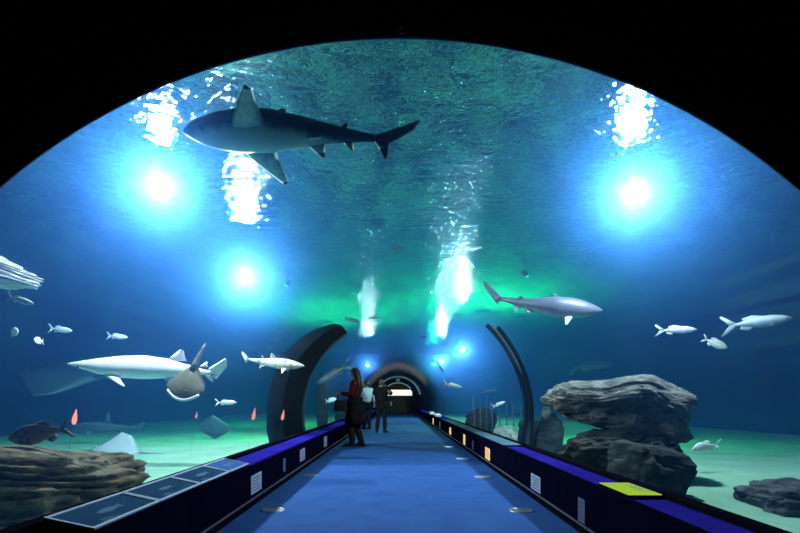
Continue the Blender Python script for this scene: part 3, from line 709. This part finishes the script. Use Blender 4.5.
# low reef on the right beyond the boulders
def onsand(px, Y): return ((px-VX)*Y/F, Y)
for px, Y, dx, dz, mt, sd, lb in ((480,15.2,.42,.42,m_rock_d,31,'squared dark green stone block on the sand beyond the raised counter'),
        (505,12.2,.30,.20,m_rock_w,33,'pale broken rock right of the squared stone block'),
        (531,10.2,.24,.34,m_rock_d,35,'dark stubby rock at the base of the right rib'),
        (516,11.2,.16,.14,m_rock_w,36,'small pale coral lump between the stone block and the rib'),
        (551,9.3,.22,.42,m_rock_d,37,'dark knobbly rock left of the big boulders'),
        (322,17.5,.22,1.05,m_rock_d,41,'dark upright rock column behind the left glass near the woman'),
        (345,24,.5,.5,m_rock_d,43,'low dark rock far along the left glass')):
    x, y = onsand(px, Y)
    rock('reef_rock', lb, (x, y, SAND+dz*.72), (dx,dx*.9,dz), mt, sd, (0,0,sd), strata=.06, rough_=.2, layers=4, sub=4)
x, y = onsand(548, 8.9)
rock('coral', 'pale coral knob on the dark rock left of the big boulders', (x+.02, y+.15, 1.0-(412-VY)*9/F), (.07,.06,.11), m_rock_g, 51, sub=4, cat='coral')
# wooden stakes
m_wood = pbr('stake_wood', (.05,.06,.05), (.12,.13,.10), scale=6, rough=.9, stretch=(1,1,.2))
for i, (px, top) in enumerate(((474,398),(480,402),(486,397),(492,403),(499,410),(506,405),(513,402),(521,408))):
    Y = 13.2+.35*(i % 3); x, y = onsand(px, Y); h = 1.0-(top-VY)*Y/F
    bm = bmesh.new(); tube(bm, [(0,0,-.1),(.02,0,h*.5),(.03*((i % 3)-1),.02,h)], [.022,.018,.014], 8)
    o = obj('wooden_stake', bm, m_wood, smooth=True); o.location = (x, y, SAND-.02)
    tag(o, 'thin wooden stake standing in the row on the sand right of the tunnel', 'stake', 'row of wooden stakes on the right')
# dark ribs arching beside the tunnel
m_rib = pbr('rib_dark', (.004,.008,.010), (.009,.015,.017), scale=3, rough=.95, bump=.5, spec=.05)
m_ribe = pbr('rib_edge', (.04,.08,.12), (.06,.10,.15), scale=3, rough=.8)
t = empty('tunnel_rib', 'slim dark curved rib rising from the sand on the right', 'rib', (0, 9.2, 0))
bm = bmesh.new(); band(bm, 0, .72, 2.26, 2.30, -25, 46, 0, .16, 30); obj('inner_flange', bm, m_rib, t)
bm = bmesh.new(); band(bm, 0, .72, 2.30, 2.38, -22, 44, .05, .11, 30); obj('web', bm, pbr('rib_web', (.012,.03,.035), (.02,.04,.045)), t)
bm = bmesh.new(); band(bm, 0, .72, 2.38, 2.41, -20, 42, 0, .16, 30); obj('outer_flange', bm, m_rib, t)
t = empty('tunnel_rib', 'broad dark curved rib wall on the left with a pale blue edge', 'rib', (0, 9.2, 0))
bm = bmesh.new(); rings = []
for i in range(37):
    a = math.radians(122+80*i/36); k = min(1, (i/14)**.6); wob = .02*noise.noise(Vector((i*.4,0,0)))
    ca, sa = math.cos(a), math.sin(a); ri, ro = 2.05, 2.07+(.26+wob)*k; ya, yb = .9*(1-k), 1.9
    rings.append([Vector((ri*ca, ya, .72+ri*sa)), Vector((ro*ca, ya, .72+ro*sa)), Vector((ro*ca, yb, .72+ro*sa)), Vector((ri*ca, yb, .72+ri*sa))])
loft(bm, rings); obj('rib_wall', bm, m_rib, t)
bm = bmesh.new(); band(bm, 0, .72, 2.01, 2.05, 122, 202, 1.9, 1.95, 40); obj('pale_edge', bm, m_ribe, t)
bm = bmesh.new(); band(bm, 0, .72, 2.05, 2.10, 152, 202, -.05, .0, 30); obj('flange', bm, m_rib, t)
# reflections of lit signs in the acrylic, built as glowing shapes on added stems
m_red = glow('reflection_red', (1,.22,.13), 2.2); m_redd = glow('reflection_reddim', (1,.35,.25), 1.0)
for px, py, Y, h, mt, lb in ((75,417,5.7,.165,m_red,'red glowing stand-in for a reflection beside the tail of the dark grouper, biggest of its kind'),
        (254,414,8.3,.19,m_redd,'small red glowing stand-in for a reflection left of the dark rib wall'), (283,415,8.6,.17,m_redd,'small red glowing stand-in for a reflection in front of the dark rib wall'), (196.5,415,8.6,.11,m_redd,'faintest red glowing stand-in for a reflection, left of the other two before the rib wall')):
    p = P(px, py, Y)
    t = empty('red_reflection', lb, 'light', p, (0,.18,0), group='red reflections built in the left water')
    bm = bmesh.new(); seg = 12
    loft(bm, [[Vector((r*h*math.cos(2*PI*i/seg), r*h*math.sin(2*PI*i/seg), z*h)) for i in range(seg)] for r, z in ((.06,-.5),(.13,-.4),(.15,-.15),(.10,.15),(.04,.42),(.01,.55))]); obj('flame_reflection', bm, mt, t, smooth=True)
    bm = bmesh.new(); tube(bm, [(0,0,-h*.45),(0,0,-(p.z-SAND)*.6),(.02,0,-(p.z-SAND)+.02)], .0015, 6); obj('added_stem', bm, pbr('stem_blue', (.02,.07,.12), (.03,.09,.14)), t)

# ------------------------------------------------------------------ people
def skin_graph(nodes, edges, levels=2):
    """smooth continuous surface grown around joints: nodes = {name: (xyz, radius)}, root first"""
    names = list(nodes); me = bpy.data.meshes.new('joint_graph')
    me.from_pydata([nodes[k][0] for k in names], [(names.index(a), names.index(b)) for a, b in edges], [])
    o = bpy.data.objects.new('joint_graph', me); COL.objects.link(o)
    md = o.modifiers.new('skin', 'SKIN'); md.use_smooth_shade = True
    sd = o.modifiers.new('sub', 'SUBSURF'); sd.levels = levels; sd.render_levels = levels
    for i, k in enumerate(names):
        r = nodes[k][1]; r = r if isinstance(r, tuple) else (r, r)
        me.skin_vertices[0].data[i].radius = r; me.skin_vertices[0].data[i].use_root = (i == 0)
    dg = bpy.context.evaluated_depsgraph_get()
    ev = o.evaluated_get(dg); m2 = bpy.data.meshes.new_from_object(ev)
    bm = bmesh.new(); bm.from_mesh(m2)
    bpy.data.objects.remove(o); bpy.data.meshes.remove(me); bpy.data.meshes.remove(m2)
    return bm
def add_head(bm, c, yaw=0.0, pitch=0.0, k=1.0):
    R = Euler((0, pitch, yaw)).to_matrix(); c = Vector(c)
    q = bmesh.ops.create_icosphere(bm, subdivisions=4, radius=1.0)['verts']
    for v in q:
        p = v.co.copy(); x, y, z = p
        X, Y_, Z = x*.098, y*.076, z*.118
        if z < 0: Y_ *= 1-.32*z*z; X *= 1-.12*z*z
        if x > 0:
            X *= .93
            X += .030*math.exp(-((z+.16)/.17)**2-(y/.17)**2)          # nose
            X -= .010*math.exp(-((z-.10)/.10)**2-((abs(y)-.36)/.16)**2)   # eye sockets
            X += .008*math.exp(-((z+.50)/.10)**2-(y/.3)**2)           # lips
            X += .014*math.exp(-((z+.86)/.16)**2-(y/.3)**2)           # chin
        v.co = c+R@(Vector((X, Y_, Z))*k)
    for s in (-1, 1):
        ball(bm, c+R@Vector((-.004, s*.076, -.004))*k, .024*k, 2, (.8,.35,1.25))
    return R
def add_hand(bm, w, d, up, side, k=1.0, curl=.6):
    """palm and five separate bent fingers from the wrist w along d"""
    w, d, up = Vector(w), Vector(d).normalized(), Vector(up).normalized(); s = d.cross(up).normalized()*side
    rings = []
    for t, hw, ht in ((-.01,.024,.018),(.02,.030,.016),(.055,.039,.014),(.085,.040,.011)):
        c = w+d*t*k
        rings.append([c+s*(hw*k*math.cos(2*PI*i/12))+up*(ht*k*math.sin(2*PI*i/12)) for i in range(12)])
    loft(bm, rings)
    for off, ln in ((-.030,.062),(-.010,.078),(.011,.082),(.031,.072)):
        p = w+d*.078*k+s*off*k; pts = [p]; a = 0
        for j, seg in enumerate((.45,.32,.26)):
            a += curl*(.7 if j == 0 else 1)
            p = p+(d*math.cos(a)-up*math.sin(a))*ln*seg*k; pts.append(p)
        tube(bm, pts, [.0095*k,.009*k,.008*k,.006*k], 8)
    p = w+d*.022*k+s*.028*k
    tube(bm, [p, p+(d*.6+s*.7-up*.25)*.035*k, p+(d*.95+s*.55-up*.5)*.062*k, p+(d*1.1+s*.2-up*.75)*.08*k], [.013*k,.011*k,.0095*k,.007*k], 8)
m_skin = pbr('skin_tone', (.42,.24,.17), (.50,.30,.21), scale=12, rough=.55)
m_hair = pbr('hair_dark', (.012,.008,.007), (.03,.02,.015), scale=30, rough=.45, stretch=(1,1,.1))
m_maroon = pbr('jacket_maroon', (.06,.006,.005), (.10,.011,.009), scale=10, rough=.8, spec=.03)
m_coat = pbr('coat_black', (.008,.008,.010), (.014,.014,.016), scale=10, rough=.85, spec=.03)
m_boot = pbr('boot_leather', (.014,.012,.012), (.022,.02,.02), rough=.7, spec=.08)
m_jacketw = pbr('jacket_pale', (.55,.62,.70), (.66,.72,.78), scale=6, rough=.8, bump=.3, bscale=20)
m_trous = pbr('trousers_dark', (.010,.011,.016), (.018,.02,.026), scale=10, rough=.85, spec=.03)
m_lip = pbr('lips', (.30,.08,.07), rough=.5)
def person(label, loc, rotz, H, J, top, legs, shoes, hair, longhair=False, coat=None, head_yaw=0.0, head_pitch=0.0, bulk=1.0, hemdrop=.04, curlL=.6, curlR=.6, handL=None, handR=None):
    """J: joint dictionary in metres for a 1.72 m figure, x forward, y left"""
    t = empty('person', label, 'person', loc, (0,0,rotz)); k = H/1.72; t.scale = (k,k,k)
    nd = {'pelvis': (J['pelvis'], (.11,.15)), 'waist': (J['waist'], (.095,.125)), 'chest': (J['chest'], (.095,.135)), 'neck0': (J['neck0'], .055), 'neck1': (J['neck1'], .052)}
    ed = [('pelvis','waist'),('waist','chest'),('chest','neck0'),('neck0','neck1')]
    for s in 'LR':
        nd.update({'hip'+s: (J['hip'+s], .088), 'knee'+s: (J['knee'+s], .058), 'calf'+s: (Vector(J['knee'+s]).lerp(Vector(J['ankle'+s]), .3), .056), 'ankle'+s: (J['ankle'+s], .032), 'toe'+s: (J['toe'+s], .018),
                   'sho'+s: (J['sho'+s], .046), 'elb'+s: (J['elb'+s], .037), 'wri'+s: (J['wri'+s], .026)})
        ed += [('pelvis','hip'+s),('hip'+s,'knee'+s),('knee'+s,'calf'+s),('calf'+s,'ankle'+s),('ankle'+s,'toe'+s),('chest','sho'+s),('sho'+s,'elb'+s),('elb'+s,'wri'+s)]
    bm = skin_graph(nd, ed)
    hc = Vector(J['head']); R = add_head(bm, hc, head_yaw, head_pitch)
    for s, sd, cu, hd in (('L', 1, curlL, handL), ('R', -1, curlR, handR)):
        d = Vector(J['wri'+s])-Vector(J['elb'+s]); up = Vector(hd) if hd else (Vector((0,0,1)) if abs(d.normalized().z) < .8 else Vector((0,sd,0)))
        d.normalize(); up = (up-d*up.dot(d)).normalized(); add_hand(bm, J['wri'+s], d, up, sd, 1.0, cu)
    body = obj('body', bm, m_skin, t, smooth=True)
    for s in (-1, 1):
        bm = bmesh.new(); ball(bm, hc+R@Vector((.080, s*.030, .012)), .011, 2); obj('eye', bm, pbr('eye_dark', (.004,.004,.004), rough=.1), t, smooth=True)
    bm = bmesh.new(); ball(bm, hc+R@Vector((.089, 0, -.060)), .02, 2, (.35,1,.32)); obj('mouth', bm, m_lip, t, smooth=True)
    # top garment: continuous skin over torso and sleeves
    hem = Vector(J['pelvis'])+Vector((0,0,-hemdrop))
    nd = {'chest': (J['chest'], (.130*bulk,.185*bulk)), 'waist': (J['waist'], (.128*bulk,.168*bulk)), 'hem': (hem, (.14*bulk,.18*bulk)), 'neck0': (Vector(J['neck0'])+Vector((0,0,.01)), .078)}
    ed = [('chest','waist'),('waist','hem'),('chest','neck0')]
    for s in 'LR':
        nd.update({'sho'+s: (J['sho'+s], .080*bulk), 'elb'+s: (J['elb'+s], .062*bulk), 'wri'+s: (Vector(J['elb'+s]).lerp(Vector(J['wri'+s]), .97), .046*bulk)})
        ed += [('chest','sho'+s),('sho'+s,'elb'+s),('elb'+s,'wri'+s)]
    obj('jacket', skin_graph(nd, ed), top, t, smooth=True)
    # trousers
    nd = {'pelvis': (J['pelvis'], (.125,.168))}; ed = []
    for s in 'LR':
        a = Vector(J['ankle'+s])+Vector((0,0,-.01))
        nd.update({'hip'+s: (J['hip'+s], .104), 'knee'+s: (J['knee'+s], .076), 'calf'+s: (Vector(J['knee'+s]).lerp(a, .35), .074), 'cuff'+s: (a, .066)})
        ed += [('pelvis','hip'+s),('hip'+s,'knee'+s),('knee'+s,'calf'+s),('calf'+s,'cuff'+s)]
    obj('trousers', skin_graph(nd, ed), legs, t, smooth=True)
    for s in 'LR':
        a, b = Vector(J['ankle'+s]), Vector(J['toe'+s]); d = (b-a); d.z = 0; d.normalize()
        bm = bmesh.new(); sd = d.cross(Vector((0,0,1)))
        rings = []
        base = a-Vector((0,0,a.z-min(a.z, b.z)+.0))
        z0 = min(a.z-.055, b.z-.03)
        for tt, w, h in ((-.075,.030,.05),(-.06,.044,.085),(0,.050,.125),(.05,.050,.10),(.11,.056,.074),(.17,.050,.06),(.21,.026,.035)):
            c = Vector((a.x, a.y, z0))+d*tt
            rings.append([c+sd*(w*math.cos(2*PI*i/14))+Vector((0,0,h*.5+h*.5*math.sin(2*PI*i/14))) for i in range(14)])
        loft(bm, rings)
        if coat: tube(bm, [a+Vector((0,0,-.01)), a.lerp(Vector(J['knee'+s]), .45), a.lerp(Vector(J['knee'+s]), .85)], [.06,.07,.078], 14)
        obj('boot' if coat else 'shoe', bm, shoes, t, smooth=True)
    if coat:
        bm = bmesh.new(); p = Vector(J['pelvis']); seg = 28; rings = []
        for dz, a, b in ((.16,.155,.19),(.02,.18,.21),(-.14,.20,.22),(-.30,.215,.23),(-.44,.225,.235)):
            rings.append([p+Vector((a*math.cos(2*PI*i/seg)*(1+.05*math.sin(5*2*PI*i/seg)*(dz < 0)), b*math.sin(2*PI*i/seg)*(1+.05*math.sin(6*2*PI*i/seg)*(dz < 0)), dz)) for i in range(seg)])
        loft(bm, rings); obj('coat_skirt', bm, coat, t, smooth=True)
    # hair: cap over the skull, longer fall when wanted
    bm = bmesh.new(); q = bmesh.ops.create_icosphere(bm, subdivisions=4, radius=1.0)['verts']
    dele = []
    for v in q:
        x, y, z = v.co
        if z < (.22 if x > .25 else (-.15 if x > -.2 else -.55)): dele.append(v)
        st_ = 1+.03*noise.noise(Vector((x*6, y*6, z*2)))
        v.co = hc+R@Vector((x*.108*st_-.005, y*.088*st_, z*.128*st_+.004))
    bmesh.ops.delete(bm, geom=dele, context='VERTS')
    bmesh.ops.solidify(bm, geom=bm.faces[:], thickness=.012)
    if longhair:
        n0 = Vector(J['neck0']); seg = 24; rings = []
        for tt, a, b, ox, oz in ((0,.086,.088,-.012,.045),(.2,.090,.096,-.035,-.02),(.4,.082,.108,-.075,-.11),(.6,.075,.125,-.095,-.21),(.8,.062,.125,-.118,-.32),(1,.03,.085,-.130,-.43)):
            c = hc+Vector((ox, 0, oz))
            rings.append([c+Vector((a*math.cos(2*PI*i/seg)*(1+.06*math.sin(9*2*PI*i/seg)), b*math.sin(2*PI*i/seg)*(1+.06*math.sin(7*2*PI*i/seg)), 0)) for i in range(seg)])
        loft(bm, rings)
    obj('hair', bm, hair, t, smooth=True)
    return t
BASE = dict(pelvis=(0,0,.93), waist=(0,0,1.10), chest=(.0,0,1.30), neck0=(-.01,0,1.45), neck1=(0,0,1.52), head=(.015,0,1.605),
    hipL=(0,.09,.88), kneeL=(.02,.095,.50), ankleL=(-.02,.09,.085), toeL=(.14,.11,.035), hipR=(0,-.09,.88), kneeR=(.02,-.095,.50), ankleR=(-.02,-.09,.085), toeR=(.14,-.11,.035),
    shoL=(0,.175,1.40), elbL=(-.03,.23,1.12), wriL=(.08,.22,.88), shoR=(0,-.175,1.40), elbR=(-.03,-.23,1.12), wriR=(.08,-.22,.88))
def pose(**kw): d = dict(BASE); d.update(kw); return d
# woman by the left counter, in profile, forearm reaching out
WX, WY = -.93, 11.4
person('woman with long dark hair in maroon jacket and dark coat facing the left glass', (WX, WY, 0), PI-.12, 1.72,
    pose(hipL=(.02,.075,.88), kneeL=(.07,.075,.50), ankleL=(.06,.07,.085), toeL=(.22,.08,.035), kneeR=(.0,-.08,.50), ankleR=(-.12,-.08,.085), toeR=(.03,-.10,.035),
         elbL=(.06,.22,1.14), wriL=(.30,.15,1.16), elbR=(-.02,-.225,1.13), wriR=(.20,-.12,1.06)),
    m_maroon, m_coat, m_boot, m_hair, longhair=True, coat=m_coat, curlL=.55)
# her handbag, hanging from the forearm
t = empty('handbag', 'black handbag hanging from the forearm of the woman in maroon', 'handbag', (WX-.31, WY-.14, .78), (0,0,-.12))
bm = bmesh.new(); rings = []
for z, a, b in ((0,.13,.055),(.02,.15,.066),(.12,.145,.06),(.22,.12,.035),(.24,.11,.02)):
    rings.append([Vector((math.copysign(abs(math.cos(2*PI*i/24))**.6, math.cos(2*PI*i/24))*a, math.copysign(abs(math.sin(2*PI*i/24))**.6, math.sin(2*PI*i/24))*b, z)) for i in range(24)])
loft(bm, rings); obj('bag_body', bm, m_boot, t, smooth=True)
bm = bmesh.new(); tube(bm, [(-.08,0,.22),(-.07,0,.32),(-.03,.0,.41),(.03,.0,.41),(.07,0,.32),(.08,0,.22)], .009, 8); obj('strap', bm, m_boot, t, smooth=True)
bm = bmesh.new(); box(bm, -.012, .012, -.062, -.054, .15, .17, .002); obj('clasp', bm, m_strip, t)
# person in a pale jacket half hidden behind her
person('person in pale jacket and dark trousers half hidden behind the woman', (-1.10, 18.4, 0), PI/2+.5, 1.72,
    pose(elbR=(-.06,-.27,1.13), wriR=(.0,-.30,.90), elbL=(-.02,.25,1.13)), m_jacketw, m_trous, m_boot, m_hair)
# person in black, back to the viewer, hands raised to the face
person('person in black jacket and trousers standing mid-walkway, hands raised to face', (-.53, 16.4, 0), PI/2-.25, 1.68,
    pose(kneeL=(.03,.11,.50), ankleL=(-.02,.14,.085), toeL=(.13,.18,.035), kneeR=(.02,-.11,.50), ankleR=(-.03,-.13,.085), toeR=(.12,-.16,.035),
         elbR=(.16,-.30,1.24), wriR=(.20,-.10,1.47), elbL=(.16,.30,1.24), wriL=(.20,.10,1.47)),
    m_coat, m_trous, m_boot, pbr('hair_brown', (.05,.035,.025), (.09,.06,.045), scale=30), head_pitch=-.12, bulk=1.22, hemdrop=.13, curlL=.8, curlR=.8, handL=(.6,0,.4), handR=(.6,0,.4))


# ------------------------------------------------------------------ camera, world, look
cam = bpy.data.cameras.new('camera'); co = bpy.data.objects.new('camera', cam); COL.objects.link(co)
co.location = (0, 0, EYE); co.rotation_euler = (PI/2, 0, 0)
cam.sensor_width = 36; cam.lens = 36*F/800; cam.shift_x = (400-VX)/800; cam.shift_y = (VY-266.5)/800; cam.clip_start = .02
SC.camera = co
wd = bpy.data.worlds.new('world'); SC.world = wd; wd.use_nodes = True
bg = wd.node_tree.nodes.get('Background') or wd.node_tree.nodes.new('ShaderNodeBackground')
bg.inputs[0].default_value = (.002,.006,.008,1); bg.inputs[1].default_value = 1
SC.view_settings.view_transform = 'Standard'; SC.view_settings.look = 'None'; SC.view_settings.exposure = 0; SC.view_settings.gamma = 1; SC.view_settings.use_curve_mapping = False
cy = SC.cycles
cy.use_denoising = True
cy.max_bounces = 10; cy.diffuse_bounces = 3; cy.glossy_bounces = 4; cy.transmission_bounces = 8; cy.transparent_max_bounces = 32; cy.volume_bounces = 2
cy.sample_clamp_indirect = 4.0
